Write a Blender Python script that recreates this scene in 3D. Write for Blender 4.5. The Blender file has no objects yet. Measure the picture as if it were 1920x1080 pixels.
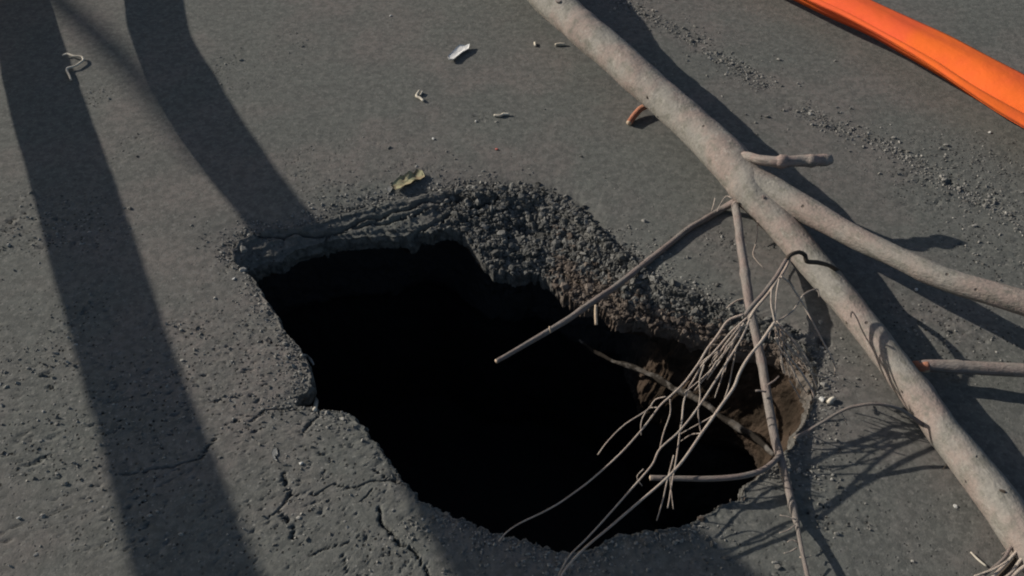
import bpy, math, random
import numpy as np
from mathutils import Vector, Matrix

rng = np.random.default_rng(7)
random.seed(7)
S = bpy.context.scene

# ------------------------------------------------------------------ camera
CAM_H, PITCH, FPX = 1.45, math.radians(46), 1750.0     # focal length in px of a 1920 wide frame
cam = bpy.data.cameras.new('camera')
cam.sensor_width = 36.0
cam.lens = FPX / 1920 * 36.0
cam.clip_start, cam.clip_end = 0.05, 500
cam_o = bpy.data.objects.new('camera', cam)
S.collection.objects.link(cam_o)
cam_o.location = (0, 0, CAM_H)
cam_o.rotation_euler = (math.pi / 2 - PITCH, 0, 0)
S.camera = cam_o

# ------------------------------------------------------------------ light
AZ, EL = math.radians(67), math.radians(23.5)            # azimuth left of straight ahead
SUN = np.array([-math.sin(AZ) * math.cos(EL), math.cos(AZ) * math.cos(EL), math.sin(EL)])
world = bpy.data.worlds.new('World')
S.world = world
world.use_nodes = True
wn = world.node_tree
bg = wn.nodes['Background']
sky = wn.nodes.new('ShaderNodeTexSky')
sky.sky_type = 'NISHITA'
sky.sun_disc = False
sky.sun_elevation = EL
sky.sun_rotation = -AZ
sky.air_density = 1.0
sky.dust_density = 1.5
wn.links.new(sky.outputs[0], bg.inputs[0])
bg.inputs[1].default_value = 0.073
sun = bpy.data.lights.new('sun', 'SUN')
sun.energy = 4.6
sun.angle = math.radians(0.45)
sun.color = (1.0, 0.93, 0.84)
sun_o = bpy.data.objects.new('sun', sun)
S.collection.objects.link(sun_o)
sun_o.rotation_euler = Vector(SUN).to_track_quat('Z', 'Y').to_euler()
S.view_settings.view_transform = 'Standard'
S.view_settings.look = 'None'
S.view_settings.exposure = 0.1
S.view_settings.gamma = 1.0
S.view_settings.use_curve_mapping = False
S.cycles.filter_width = 2.0
S.cycles.max_bounces = 6

# ------------------------------------------------------------------ helpers
cp, sp = math.cos(PITCH), math.sin(PITCH)
def at(px, py, z=0.0):
    """world point that stands at height z where the photograph shows pixel (px, py)"""
    x, u = px - 960.0, 540.0 - py
    d = np.array([x, FPX * cp + u * sp, -FPX * sp + u * cp])
    return np.array([0, 0, CAM_H]) + d * ((z - CAM_H) / d[2])
def span(w, P):
    """size in metres of w photograph pixels at point P"""
    return w * ((P[1] * cp + (CAM_H - P[2]) * sp) / FPX)

def h2(ix, iy, seed):
    n = (ix.astype(np.int64) * 374761393 + iy.astype(np.int64) * 668265263 + seed * 974634777) & 0xffffffff
    n = ((n ^ (n >> 13)) * 1274126177) & 0xffffffff
    return ((n ^ (n >> 16)) & 0xffff) / 65535.0
def vnoise(x, y, seed=0):
    x = np.asarray(x, float); y = np.asarray(y, float)
    ix, iy = np.floor(x), np.floor(y)
    fx, fy = x - ix, y - iy
    fx = fx * fx * (3 - 2 * fx); fy = fy * fy * (3 - 2 * fy)
    a, b = h2(ix, iy, seed), h2(ix + 1, iy, seed)
    c, d = h2(ix, iy + 1, seed), h2(ix + 1, iy + 1, seed)
    return (a + (b - a) * fx + (c - a) * fy + (a - b - c + d) * fx * fy) * 2 - 1
def fbm(x, y, f, octv=4, seed=0, gain=0.5):
    s, a, t = 0, 1.0, 0
    for k in range(octv):
        s = s + a * vnoise(x * f + 17.3 * k, y * f - 9.1 * k, seed + k); t += a
        a *= gain; f *= 2.03
    return s / t
def smooth(t):
    t = np.clip(t, 0, 1); return t * t * (3 - 2 * t)

def mesh_np(name, V, F, mat, parent=None, shade=True, cols=None):
    me = bpy.data.meshes.new(name)
    V = np.asarray(V, np.float32); F = np.asarray(F, np.int32)
    k = F.shape[1]
    me.vertices.add(len(V)); me.vertices.foreach_set('co', V.ravel())
    me.loops.add(F.size); me.loops.foreach_set('vertex_index', F.ravel())
    me.polygons.add(len(F))
    me.polygons.foreach_set('loop_start', np.arange(0, F.size, k, dtype=np.int32))
    me.polygons.foreach_set('loop_total', np.full(len(F), k, np.int32))
    me.polygons.foreach_set('use_smooth', np.full(len(F), shade, bool))
    me.update(calc_edges=True)
    if cols is not None:
        for nm, c in cols.items():
            at_ = me.attributes.new(nm, 'FLOAT', 'POINT')
            at_.data.foreach_set('value', np.asarray(c, np.float32))
    me.materials.append(mat)
    o = bpy.data.objects.new(name, me)
    S.collection.objects.link(o)
    if parent is not None: o.parent = parent
    return o
def tag(o, label=None, cat=None, group=None, kind=None):
    if label: o['label'] = label
    if cat: o['category'] = cat
    if group: o['group'] = group
    if kind: o['kind'] = kind
    return o
def root(name, loc, label, cat, group=None):
    o = bpy.data.objects.new(name, None)
    o.empty_display_size = 0.05
    o.location = Vector(loc)
    S.collection.objects.link(o)
    return tag(o, label, cat, group)
def keep(o, r):
    """parent o (built in world coordinates) under root r"""
    o.parent = r
    o.matrix_parent_inverse = Matrix.Translation(-Vector(r.location))
    return o

# ------------------------------------------------------------------ materials
def mat_new(name, rough=0.85, spec=0.3):
    m = bpy.data.materials.new(name); m.use_nodes = True
    b = m.node_tree.nodes['Principled BSDF']
    b.inputs['Roughness'].default_value = rough
    b.inputs['Specular IOR Level'].default_value = spec
    return m, m.node_tree, b
class NT:
    def __init__(s, nt):
        s.nt = nt; s.tc = nt.nodes.new('ShaderNodeNewGeometry').outputs['Position']
    def noise(s, scale, detail=4, rough=0.55, vec=None, dist=0.0):
        n = s.nt.nodes.new('ShaderNodeTexNoise')
        n.inputs['Scale'].default_value = scale; n.inputs['Detail'].default_value = detail
        n.inputs['Roughness'].default_value = rough; n.inputs['Distortion'].default_value = dist
        s.nt.links.new(vec or s.tc, n.inputs['Vector']); return n.outputs['Fac']
    def vor(s, scale, rnd=1.0, out='Distance', vec=None):
        n = s.nt.nodes.new('ShaderNodeTexVoronoi')
        n.inputs['Scale'].default_value = scale; n.inputs['Randomness'].default_value = rnd
        s.nt.links.new(vec or s.tc, n.inputs['Vector']); return n.outputs[out]
    def rampf(s, fac, lo, hi, a=0.0, b=1.0):
        n = s.nt.nodes.new('ShaderNodeMapRange'); n.interpolation_type = 'SMOOTHSTEP'
        for k, v in zip(('From Min', 'From Max', 'To Min', 'To Max'), (lo, hi, a, b)): n.inputs[k].default_value = v
        s.nt.links.new(fac, n.inputs[0]); return n.outputs[0]
    def math(s, op, a, b=None):
        n = s.nt.nodes.new('ShaderNodeMath'); n.operation = op
        for i, v in enumerate((a, b)):
            if v is None: continue
            if isinstance(v, (int, float)): n.inputs[i].default_value = v
            else: s.nt.links.new(v, n.inputs[i])
        return n.outputs[0]
    def mix(s, fac, a, b, blend='MIX'):
        n = s.nt.nodes.new('ShaderNodeMix'); n.data_type = 'RGBA'; n.blend_type = blend
        if isinstance(fac, (int, float)): n.inputs[0].default_value = fac
        else: s.nt.links.new(fac, n.inputs[0])
        for i, v in ((6, a), (7, b)):
            if isinstance(v, tuple): n.inputs[i].default_value = (*v, 1)
            else: s.nt.links.new(v, n.inputs[i])
        return n.outputs[2]
    def bump(s, h, dist, strength=1.0, prev=None):
        n = s.nt.nodes.new('ShaderNodeBump')
        n.inputs['Distance'].default_value = dist; n.inputs['Strength'].default_value = strength
        s.nt.links.new(h, n.inputs['Height'])
        if prev is not None: s.nt.links.new(prev, n.inputs['Normal'])
        return n.outputs[0]
    def attr(s, name):
        n = s.nt.nodes.new('ShaderNodeAttribute'); n.attribute_name = name; return n.outputs['Fac']
    def stretch(s, v):
        n = s.nt.nodes.new('ShaderNodeTexCoord'); m = s.nt.nodes.new('ShaderNodeMapping')
        m.inputs['Scale'].default_value = v
        s.nt.links.new(n.outputs['UV'], m.inputs['Vector']); return m.outputs[0]

# asphalt; attribute rubble = broken crumbly surface, soil = brown earth
M_asph, nt, b = mat_new('asphalt', 0.93, 0.16)
n = NT(nt)
big = n.rampf(n.noise(2.1, 4, .6), .42, .58)
mid = n.rampf(n.noise(9, 4), .35, .68)
c = n.mix(big, (.124, .130, .116), (.162, .144, .130))
c = n.mix(n.math('MULTIPLY', mid, .6), c, (.110, .112, .102))
grain = n.noise(330, 3, .7)
c = n.mix(n.rampf(grain, .3, .7, 0, .5), c, (.135, .130, .118))
patch = n.math('ADD', n.attr('worn'), .16)                                   # worn zones with open pores
pit_d = n.vor(92)
pits = n.math('MULTIPLY', n.rampf(n.math('ADD', pit_d, n.math('MULTIPLY', n.noise(170, 2), .35)), .32, .44, 1, 0), n.rampf(n.vor(92, out='Color'), .44, .50))
pits = n.math('MULTIPLY', pits, patch)

specks = n.math('MULTIPLY', n.rampf(n.vor(130), .2, .34, 1, 0), n.rampf(n.vor(130, out='Color'), .74, .80))  # scattered pale stones in the asphalt
c = n.mix(n.rampf(n.noise(46, 4, .7), .40, .60, 0, .52), c, (.068, .070, .064))
c = n.mix(n.rampf(n.noise(75, 4, .7), .50, .66, 0, .6), c, (.185, .180, .162))
c = n.mix(n.math('MULTIPLY', specks, n.math('ADD', n.math('MULTIPLY', patch, .45), .22)), c, (.24, .235, .215))
c = n.mix(n.math('MULTIPLY', pits, .92), c, (.016, .016, .015))
rub = n.attr('rubble')
rc = n.mix(n.rampf(n.noise(60, 4), .35, .65), (.050, .050, .046), (.135, .132, .12))
c = n.mix(rub, c, rc)
soil = n.attr('soil')
sc = n.mix(n.rampf(n.noise(22, 5), .35, .65), (.070, .052, .040), (.155, .125, .10))
c = n.mix(soil, c, sc)
nt.links.new(c, b.inputs['Base Color'])
hgt = n.math('ADD', n.math('MULTIPLY', grain, .35), n.math('MULTIPLY', n.noise(110, 3, .6), n.math('ADD', n.math('MULTIPLY', patch, .6), .25)))
hgt = n.math('SUBTRACT', hgt, n.math('MULTIPLY', pits, 1.1))
hgt = n.math('ADD', hgt, n.math('MULTIPLY', rub, n.math('MULTIPLY', n.noise(90, 4, .65), 3.0)))
nt.links.new(n.bump(hgt, .0021, .85), b.inputs['Normal'])

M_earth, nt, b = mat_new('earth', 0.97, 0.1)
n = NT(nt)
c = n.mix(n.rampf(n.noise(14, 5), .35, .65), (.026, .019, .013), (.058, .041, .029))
c = n.mix(n.rampf(n.attr('deep_shade'), 0, 1), c, (.045, .044, .043))  # deep earth toned to one even dark: pit shade put into the colour
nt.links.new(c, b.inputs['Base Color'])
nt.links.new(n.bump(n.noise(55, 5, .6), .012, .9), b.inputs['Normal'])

def stone_mat(name, c0, c1, rough=.9):
    m, nt, b = mat_new(name, rough, .25); n = NT(nt)
    oi = nt.nodes.new('ShaderNodeNewGeometry').outputs['Random Per Island']
    c = n.mix(oi, c0, c1)
    c = n.mix(n.rampf(n.noise(300, 3), .3, .7, 0, .4), c, tuple(v * .55 for v in c0))
    nt.links.new(c, b.inputs['Base Color'])
    nt.links.new(n.bump(n.noise(260, 3, .6), .0015, .8), b.inputs['Normal'])
    return m
M_rubble = stone_mat('broken_asphalt', (.060, .060, .055), (.20, .195, .178))
M_soilgrit = stone_mat('soil_crumbs', (.055, .042, .034), (.20, .165, .135))
M_grit = stone_mat('pale_grit', (.09, .088, .08), (.36, .345, .31))
M_white = stone_mat('pale_stone', (.42, .41, .38), (.6, .59, .55))

def bark_mat(name, base, warm, dark, scale=1.0, spots=True):
    m, nt, b = mat_new(name, .78, .3); n = NT(nt)
    uv = n.stretch((1, 1, 1))
    c = n.mix(n.rampf(n.noise(9 * scale, 4), .38, .62), base, warm)
    # lengthwise mottling; UV x runs round the limb, y along it in metres
    st = n.stretch((5, 24, 1))
    c = n.mix(n.rampf(n.noise(1.2, 5, .6, vec=st), .46, .68, 0, .75), c, dark)
    c = n.mix(n.rampf(n.noise(120, 3), .35, .7, 0, .3), c, tuple(v * .6 for v in base))
    c = n.mix(n.rampf(n.noise(2.2, 6, .7, vec=n.stretch((4, 16, 1))), .55, .66, 0, .55), c, tuple(min(v * 1.35, .9) for v in base))
    c = n.mix(n.rampf(n.noise(1.0, 5, .75, vec=n.stretch((9, 110, 1))), .60, .70, 0, .6), c, tuple(v * .5 for v in dark))
    h = n.math('ADD', n.math('MULTIPLY', n.noise(70, 4), .5), n.math('MULTIPLY', n.noise(1.6, 4, vec=n.stretch((12, 80, 1))), .6))
    if spots:
        sm = n.math('MULTIPLY', n.rampf(n.vor(24), .055, .10, 1, 0), n.rampf(n.vor(24, out='Color'), .5, .55))
        c = n.mix(n.math('MULTIPLY', sm, .8), c, (.05, .04, .032))
        h = n.math('SUBTRACT', h, sm)
    nt.links.new(c, b.inputs['Base Color'])
    nt.links.new(n.bump(h, .0045, .75), b.inputs['Normal'])
    return m
M_bark = bark_mat('pale_bark', (.225, .212, .186), (.245, .195, .168), (.125, .122, .098))
M_bark2 = bark_mat('twig_bark', (.215, .19, .168), (.22, .17, .15), (.10, .083, .07), 2.0)
M_thin = bark_mat('dry_twig_bark', (.50, .43, .36), (.44, .35, .29), (.25, .20, .16), 3.0, False)
M_dark = bark_mat('dark_twig_bark', (.055, .045, .035), (.08, .06, .045), (.03, .025, .02), 3.0, False)
M_red = bark_mat('torn_red_wood', (.42, .16, .09), (.50, .24, .15), (.16, .07, .05), 4.0, False)
M_wood = bark_mat('cut_wood', (.58, .46, .33), (.50, .38, .27), (.36, .26, .18), 3.0, False)

# ------------------------------------------------------------------ the hole: outlines
C0 = at(1000, 700)[:2]
def polar(pts):
    """list of (px, py, z) -> arrays theta, radius, z sorted by theta"""
    out = []
    for p in pts:
        z = p[2] if len(p) > 2 else 0.0
        P = at(p[0], p[1], z)[:2] - C0
        out.append((math.atan2(P[1], P[0]) % (2 * math.pi), math.hypot(*P), z))
    out.sort()
    return np.array(out).T
NEAR = [(1488,828),(1462,858),(1425,892),(1396,912),(1385,938),(1345,955),(1318,972),(1282,984),(1225,995),(1180,1003),(1135,1015),(1105,1034),(1070,1036),(1035,1030),
        (1008,1024),(985,1012),(950,1008),(905,988),(868,976),(832,962),(800,945),(782,930),(758,905),(742,890),(728,868),(712,838),(695,822),(676,800),
        (658,782),(632,771),(604,768),(583,764),(566,762),(554,752),(560,742),(578,733),(584,712),(580,688),(566,660),(552,640),
        (535,622),(520,598),(502,570),(488,545),(472,520)]
OUTER = [(452,505),(436,488),(432,468),(448,450),(470,438),(505,428),(560,425),(640,402),(700,384),(780,368),(860,350),(905,350),(960,348),(1000,352),(1040,364),(1085,388),(1115,420),
         (1150,452),(1195,490),(1225,515),(1252,540),(1300,548),(1345,566),(1380,585),(1430,600),(1475,620),(1510,648),(1533,680),(1532,715),(1524,770),(1500,808)]
LIP = [(458,512,-.02),(474,506,-.03),(482,496,-.035),(500,490,-.035),(528,490,-.035),(560,468,-.03),(620,452,-.028),(700,446,-.028),(767,443,-.028),(810,436,-.028),(842,428,-.030),(866,436,-.038),(884,456,-.048),(902,484,-.06),(926,508,-.07),
       (960,514,-.075),(1010,512,-.075),(1060,548,-.07),(1110,572,-.07),(1160,597,-.065),(1240,612,-.06),(1300,626,-.055),(1345,642,-.05),(1400,655,-.05),
       (1450,662,-.045),(1492,684,-.04),(1515,714,-.03),(1514,765,-.02),(1494,806,-.01)]
NA = 1700
TH = np.linspace(0, 2 * math.pi, NA, endpoint=False)
to, ro, _ = polar(NEAR + OUTER)
tl, rl, zl = polar(NEAR + LIP)
def per(t, y): return np.interp(TH, np.r_[t[-1] - 2 * math.pi, t, t[0] + 2 * math.pi], np.r_[y[-1], y, y[0]])
RO, RL, ZL = per(to, ro), per(tl, rl), per(tl, zl)
cx, sy = np.cos(TH), np.sin(TH)
RO = RO + .007 * fbm(cx * RO, sy * RO, 22, 4, 3, .7) + .004 * fbm(cx * RO, sy * RO, 90, 2, 5)
RL = RL + .009 * fbm(cx * RL, sy * RL, 26, 4, 8, .75) + .0075 * fbm(cx * RL, sy * RL, 95, 3, 9, .7)
RO = np.maximum(RO, RL + .003)
slope_w = RO - RL                        # width of the slumped slope

CRACKS = [  # (pixels, half width m, depth m)
 ([(478,440),(520,436),(560,432),(600,430),(640,424),(668,410),(690,404),(712,402),(740,392),(770,386),(800,372),(830,374),(862,366),(905,360)], .0045, .022),
 ([(662,418),(690,412),(730,408),(770,396),(820,380),(860,376)], .0035, .018),
 ([(745,440),(775,424),(800,410),(830,400),(850,386),(880,380),(925,372),(934,366)], .0045, .022),
 ([(600,440),(615,428),(650,424)], .003, .012),
 ([(633,389),(670,386),(690,382)], .0025, .008),
 ([(698,395),(706,380),(716,366)], .002, .008),
 ([(860,404),(880,394),(935,374)], .004, .02),
 ([(950,352),(965,356),(990,352),(1030,360)], .003, .01),
 ([(533,888),(538,908),(545,926),(536,944),(520,958),(514,964)], .0024, .014),
 ([(545,926),(556,930)], .002, .01),
 ([(530,966),(545,978),(549,992),(545,1010)], .0024, .014),
 ([(562,1016),(567,1034)], .0018, .008),
 ([(711,950),(712,972),(728,992),(740,1010),(752,1024),(768,1030),(786,1046)], .0026, .015),
 ([(784,1058),(800,1074),(812,1092)], .0022, .012),
 ([(474,790),(484,782),(498,772)], .0028, .014),
 ([(162,942),(170,932),(188,924)], .0026, .012),
 ([(53,872),(66,868),(78,856),(92,852)], .002, .009),
 ([(0,1012),(10,1018),(22,1030)], .0028, .014),
 ([(0,1000),(28,986),(52,982),(84,972),(108,954)], .0016, .006),
 ([(232,886),(262,886),(300,878),(345,868),(372,862)], .0022, .008),
 ([(385,842),(400,826),(408,812)], .0025, .012),
 ([(604,768),(592,780),(575,800),(566,812)], .002, .008),
 ([(640,1040),(648,1060),(652,1076)], .002, .009),
 ([(10,420),(30,408),(46,398)], .003, .012),
 ([(583,926),(592,930),(602,922),(628,910),(652,916),(690,906),(720,902),(745,898)], .0024, .012),
 ([(700,880),(716,890),(736,902),(752,905)], .0022, .012),
 ([(676,938),(690,930),(700,918)], .0022, .010),
 ([(585,1040),(606,1030),(640,1020),(655,1018)], .002, .010),
 ([(520,958),(528,968),(540,976)], .002, .012),
 ([(498,772),(512,768),(528,768),(548,764),(560,768)], .0024, .012),
 ([(372,862),(380,850),(388,838)], .003, .014),
 ([(440,790),(452,778),(468,782)], .002, .010),
 ([(2,440),(12,424),(22,418)], .003, .014),
 ([(0,470),(10,466),(24,460)], .002, .010),
 ([(86,690),(94,712),(92,728)], .002, .010),
 ([(140,938),(128,950),(108,954)], .0016, .008),
 ([(812,1092),(830,1110)], .002, .01),
 ([(770,1030),(778,1034),(790,1052)], .002, .012),
]
PITSPOTS = [(566,752,.012),(1310,604,.02),(1545,640,.012),(1482,205,.008),(1567,240,.008),(1782,342,.008)]

# worn zones (open-pored asphalt) as ellipses in ground metres: pixel, radius
WORN = [(560,560,.17),(420,650,.20),(300,760,.2),(90,420,.22),(60,640,.22),(100,850,.2),(700,350,.2),(620,300,.15),(480,760,.18),(560,930,.2),(700,960,.18),
        (850,980,.12),(1450,980,.18),(1600,960,.2),(1560,870,.14),(520,100,.12),(450,130,.12),(930,220,.07),(1830,330,.22),(1900,460,.2),(1740,340,.15),(1380,470,.09),
        (1650,1040,.16),(560,640,.12),(300,1000,.2),(980,400,.1),(470,480,.12),(640,620,.1),(1750,620,.14),(1880,640,.12),(20,1000,.12),(720,1060,.15),(250,280,.08),(180,180,.06)]
STREAK = [(1160,0),(1290,70),(1400,135),(1480,190),(1560,235),(1660,270),(1760,330),(1850,380),(1960,440)]
SW = np.array([at(*p)[:2] for p in STREAK])

def seg_dist(X, Y, P):
    d = np.full(X.shape, 9.0)
    for (x0, y0), (x1, y1) in zip(P[:-1], P[1:]):
        dx, dy = x1 - x0, y1 - y0
        t = np.clip(((X - x0) * dx + (Y - y0) * dy) / (dx * dx + dy * dy + 1e-12), 0, 1)
        d = np.minimum(d, np.hypot(X - x0 - t * dx, Y - y0 - t * dy))
    return d
def worn_at(X, Y):
    w = np.zeros(X.shape)
    for px, py, r in WORN:
        P = at(px, py)
        w = np.maximum(w, smooth(1.25 - np.hypot(X - P[0], (Y - P[1])) / r))
    w = np.maximum(w, smooth(1.3 - seg_dist(X, Y, SW) / .05) * .9)
    m = smooth((fbm(X, Y, 7, 3, 40) + .25) / .5)
    return w * (.25 + .75 * m)
def ground_z(X, Y, far=None):
    z = .004 * fbm(X, Y, 1.2, 2, 21) + .0014 * fbm(X, Y, 6, 3, 22)
    w = worn_at(X, Y)
    z = z + (.0003 + .0009 * w) * fbm(X, Y, 70, 3, 25, .65)
    # shallow worn groove with exposed stones, upper right
    z = z - .003 * smooth(1.2 - seg_dist(X, Y, SW) / .035) * (.5 + .5 * fbm(X, Y, 30, 2, 33))
    # random pores in the worn zones
    p = fbm(X, Y, 120, 2, 29)
    z = z - .0048 * w * smooth((p - .50) / .2)
    jx, jy = .006 * fbm(X, Y, 40, 3, 50), .006 * fbm(X, Y, 40, 3, 51)
    for pts, hw, dep in CRACKS:
        P = np.array([at(*q)[:2] for q in pts])
        lo, hi = P.min(0) - .03, P.max(0) + .03
        m = (X > lo[0]) & (X < hi[0]) & (Y > lo[1]) & (Y < hi[1])
        if not m.any(): continue
        d = seg_dist(X[m] + jx[m], Y[m] + jy[m], P)
        hwv = hw * (1.0 if dep > .0155 else .72) * (.75 + .6 * fbm(X[m], Y[m], 25, 2, 60))
        z[m] -= dep * smooth(1.5 - d / hwv) - .0
    for px, py, r in PITSPOTS:
        P = at(px, py)
        d = np.hypot(X - P[0], Y - P[1]) + .006 * fbm(X, Y, 60, 2, 70)
        z = z - r * 1.3 * smooth(1.4 - d / (r * .8))
    return z, w

# rings: slope, then asphalt outwards
NS = 44
s_in = np.linspace(0, 1, NS, endpoint=False)
steps, r = [], 0.0
while r < 4.5:
    steps.append(r); r += .0034 + .0075 * min(r / .9, 1.6)
steps = np.array(steps + [5.5, 8, 14, 30, 90, 200])
rings = []
sag = np.clip(slope_w / .08, 0, 1)
for s in s_in:
    R = RL + slope_w * s
    rings.append((R, s))
for d in steps:
    rings.append((RO + d, 1 + d))
Rm = np.array([q[0] for q in rings])
X = C0[0] + Rm * cx; Y = C0[1] + Rm * sy
Z, W = ground_z(X, Y)
sv = np.array([q[1] for q in rings])[:, None] * np.ones((1, NA))
rub = np.zeros_like(Z); soil = np.zeros_like(Z)
ins = sv < 1
# slumped profile: falls in two broken steps
prof = 1 - sv
stepn = .25 * fbm(X, Y, 14, 3, 80)
px_ = np.clip(prof + stepn * prof * (1 - prof) * 2, 0, 1)
prof2 = .55 * px_ + .45 * (np.floor(px_ * 3 + .5) / 3)
prof2 = np.where(ins, prof2, 0)
sagw = ZL[None, :] * np.where(ins, np.clip(prof2, 0, 1), 0)
crumb = np.clip(np.where(ins, 1, 0), 0, 1) * np.clip(slope_w / .03, 0, 1)[None, :]
# the far left slabs stay whole asphalt, the middle and right of the far side is rubble
xr = at(790, 400)[0]
right = smooth((X - xr) / .12)
rub = crumb * (0.15 + .85 * right) * smooth((1 - sv) / .12 + .3)
rub = np.maximum(rub, smooth(1 - (sv - 1) / .035) * (sv >= 1) * right * (sag[None, :]) * .7)
Z = Z + sagw + crumb * (.35 + .65 * right) * (.013 * fbm(X, Y, 24, 3, 90) + .008 * fbm(X, Y, 85, 3, 91, .7)) * smooth((1 - sv) / .15)
xs = at(1010, 520)[0]
soil = crumb * smooth((X - xs) / .08) * smooth((.42 + .1 * fbm(X, Y, 20, 3, 95) - sv) / .12) * ins
# gentle sag of the surface behind the slumped rim and bevelled crumbly near edge
dist_o = np.where(sv >= 1, sv - 1, 0)
Z = Z - .012 * np.exp(-dist_o / .05) * sag[None, :] * (sv >= 1) * 1.0
near = 1 - sag[None, :]
Z = Z - near * (.0012 + .003 * fbm(X, Y, 50, 3, 97)) * np.exp(-dist_o / .010) * (sv >= 1)
Z = Z + near * .003 * fbm(X, Y, 75, 2, 98) * np.exp(-dist_o / .04)
# broken edge of the asphalt layer under the lip
edge = []
for k, dz in enumerate((.003, .006, .009, .012, .016, .020, .024, .028, .032, .036)):
    R = Rm[0] + .009 * fbm(TH * 22, np.full(NA, dz * 38), 1.3, 4, 100, .62) * smooth(dz / .012) * smooth((math.pi - abs((TH + math.pi) % (2 * math.pi) - math.pi)) / .1) - .004 * smooth(dz / .01)
    edge.append((C0[0] + R * cx, C0[1] + R * sy, Z[0] - dz + .004 * fbm(cx * Rm[0], sy * Rm[0], 50, 3, 140 + k) * smooth(dz / .03)))
edge = edge[::-1]
EX = np.array([e[0] for e in edge]); EY = np.array([e[1] for e in edge]); EZ = np.array([e[2] for e in edge])
X = np.vstack([EX, X]); Y = np.vstack([EY, Y]); Z = np.vstack([EZ, Z])
W = np.vstack([np.ones_like(EX) * .3, W])
rub = np.vstack([np.ones_like(EX) * .8, rub])
soil = np.vstack([np.tile(soil[0], (len(EX), 1)), soil])
def grid_faces(nr, na):
    i = np.arange(nr - 1)[:, None]; j = np.arange(na)[None, :]
    a = i * na + j; b_ = i * na + (j + 1) % na
    return np.stack([a, b_, b_ + na, a + na], -1).reshape(-1, 4)[:, ::-1]
V = np.stack([X, Y, Z], -1).reshape(-1, 3)
F = grid_faces(X.shape[0], NA)[:, ::-1]
road = mesh_np('road', V, F, M_asph, cols={'worn': W.ravel(), 'rubble': rub.ravel(), 'soil': soil.ravel()})
tag(road, 'grey worn asphalt road surface broken open around the sinkhole', kind='structure')
ROADV = V.reshape(X.shape + (3,))
NE = len(edge)

def zat(x, y):
    """surface height of the road at a ground point (nearest vertex on the polar grid)"""
    dx, dy = x - C0[0], y - C0[1]
    j = int(round((math.atan2(dy, dx) % (2 * math.pi)) / (2 * math.pi) * NA)) % NA
    R = math.hypot(dx, dy)
    col = np.hypot(ROADV[NE:, j, 0] - C0[0], ROADV[NE:, j, 1] - C0[1])
    i = int(np.argmin(abs(col - R)))
    return float(ROADV[NE + i, j, 2]) if R > col[0] - .002 else -.3
def on(px, py, dz=0.0):
    P = at(px, py); z = zat(P[0], P[1]); P = at(px, py, z + dz); return P

# pit wall: earth below the asphalt, a ledge on the right side, undercut further down
lipx = C0[0] + Rm[0] * cx
theta_r = (TH + math.pi) % (2 * math.pi) - math.pi            # 0 = to the right of the hole
ledge = smooth((theta_r + .5) / .3) * smooth((1.05 - theta_r) / .6)
DEPTHS = np.r_[np.linspace(0, .30, 46), np.linspace(.32, .7, 20), np.linspace(.73, .95, 10)]
KK = np.exp(-(np.arange(-40, 41) / 14.0) ** 2); KK /= KK.sum()
RSM = np.convolve(np.r_[Rm[0][-40:], Rm[0], Rm[0][:40]], KK, 'valid')
wr = []
for k, d in enumerate(DEPTHS):
    base = Rm[0] + (RSM - Rm[0]) * smooth(d / .09) + .006
    inward = ledge * (-.015 * smooth(d / .08) - .035 * smooth((d - .08) / .12))
    under = (1 - ledge) * .13 * smooth(d / .07) + .14 * smooth((d - .26) / .15)
    R = base + inward + under
    nx, ny = cx * 3 + d * 2, sy * 3 + d * 5
    R = R + .016 * fbm(TH * 5, np.full(NA, d * 9), 1.6, 4, 200, .6) * smooth(d / .05) * smooth((math.pi - abs(theta_r)) / .3) + .007 * fbm(TH * 24, np.full(NA, d * 26), 1.5, 3, 210, .6) * smooth(d / .03) * smooth((math.pi - abs(theta_r)) / .1)
    zz = Z[0] - d + .0
    wr.append((R, zz, d))
PX = np.array([C0[0] + q[0] * cx for q in wr]); PY = np.array([C0[1] + q[0] * sy for q in wr]); PZ = np.array([q[1] for q in wr])
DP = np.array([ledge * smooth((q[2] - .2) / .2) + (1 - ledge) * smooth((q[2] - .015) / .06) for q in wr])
# floor
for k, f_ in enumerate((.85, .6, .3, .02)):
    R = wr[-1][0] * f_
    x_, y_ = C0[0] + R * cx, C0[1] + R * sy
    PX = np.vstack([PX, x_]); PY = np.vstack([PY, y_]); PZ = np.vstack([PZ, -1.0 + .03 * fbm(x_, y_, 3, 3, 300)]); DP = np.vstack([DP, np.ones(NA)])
V = np.stack([PX, PY, PZ], -1).reshape(-1, 3)
F = grid_faces(PX.shape[0], NA)
pit = mesh_np('earth', V, F, M_earth, cols={'deep_shade': DP.ravel()})
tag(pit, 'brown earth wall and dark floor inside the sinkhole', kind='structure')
PITV = V.reshape(PX.shape + (3,))

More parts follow.
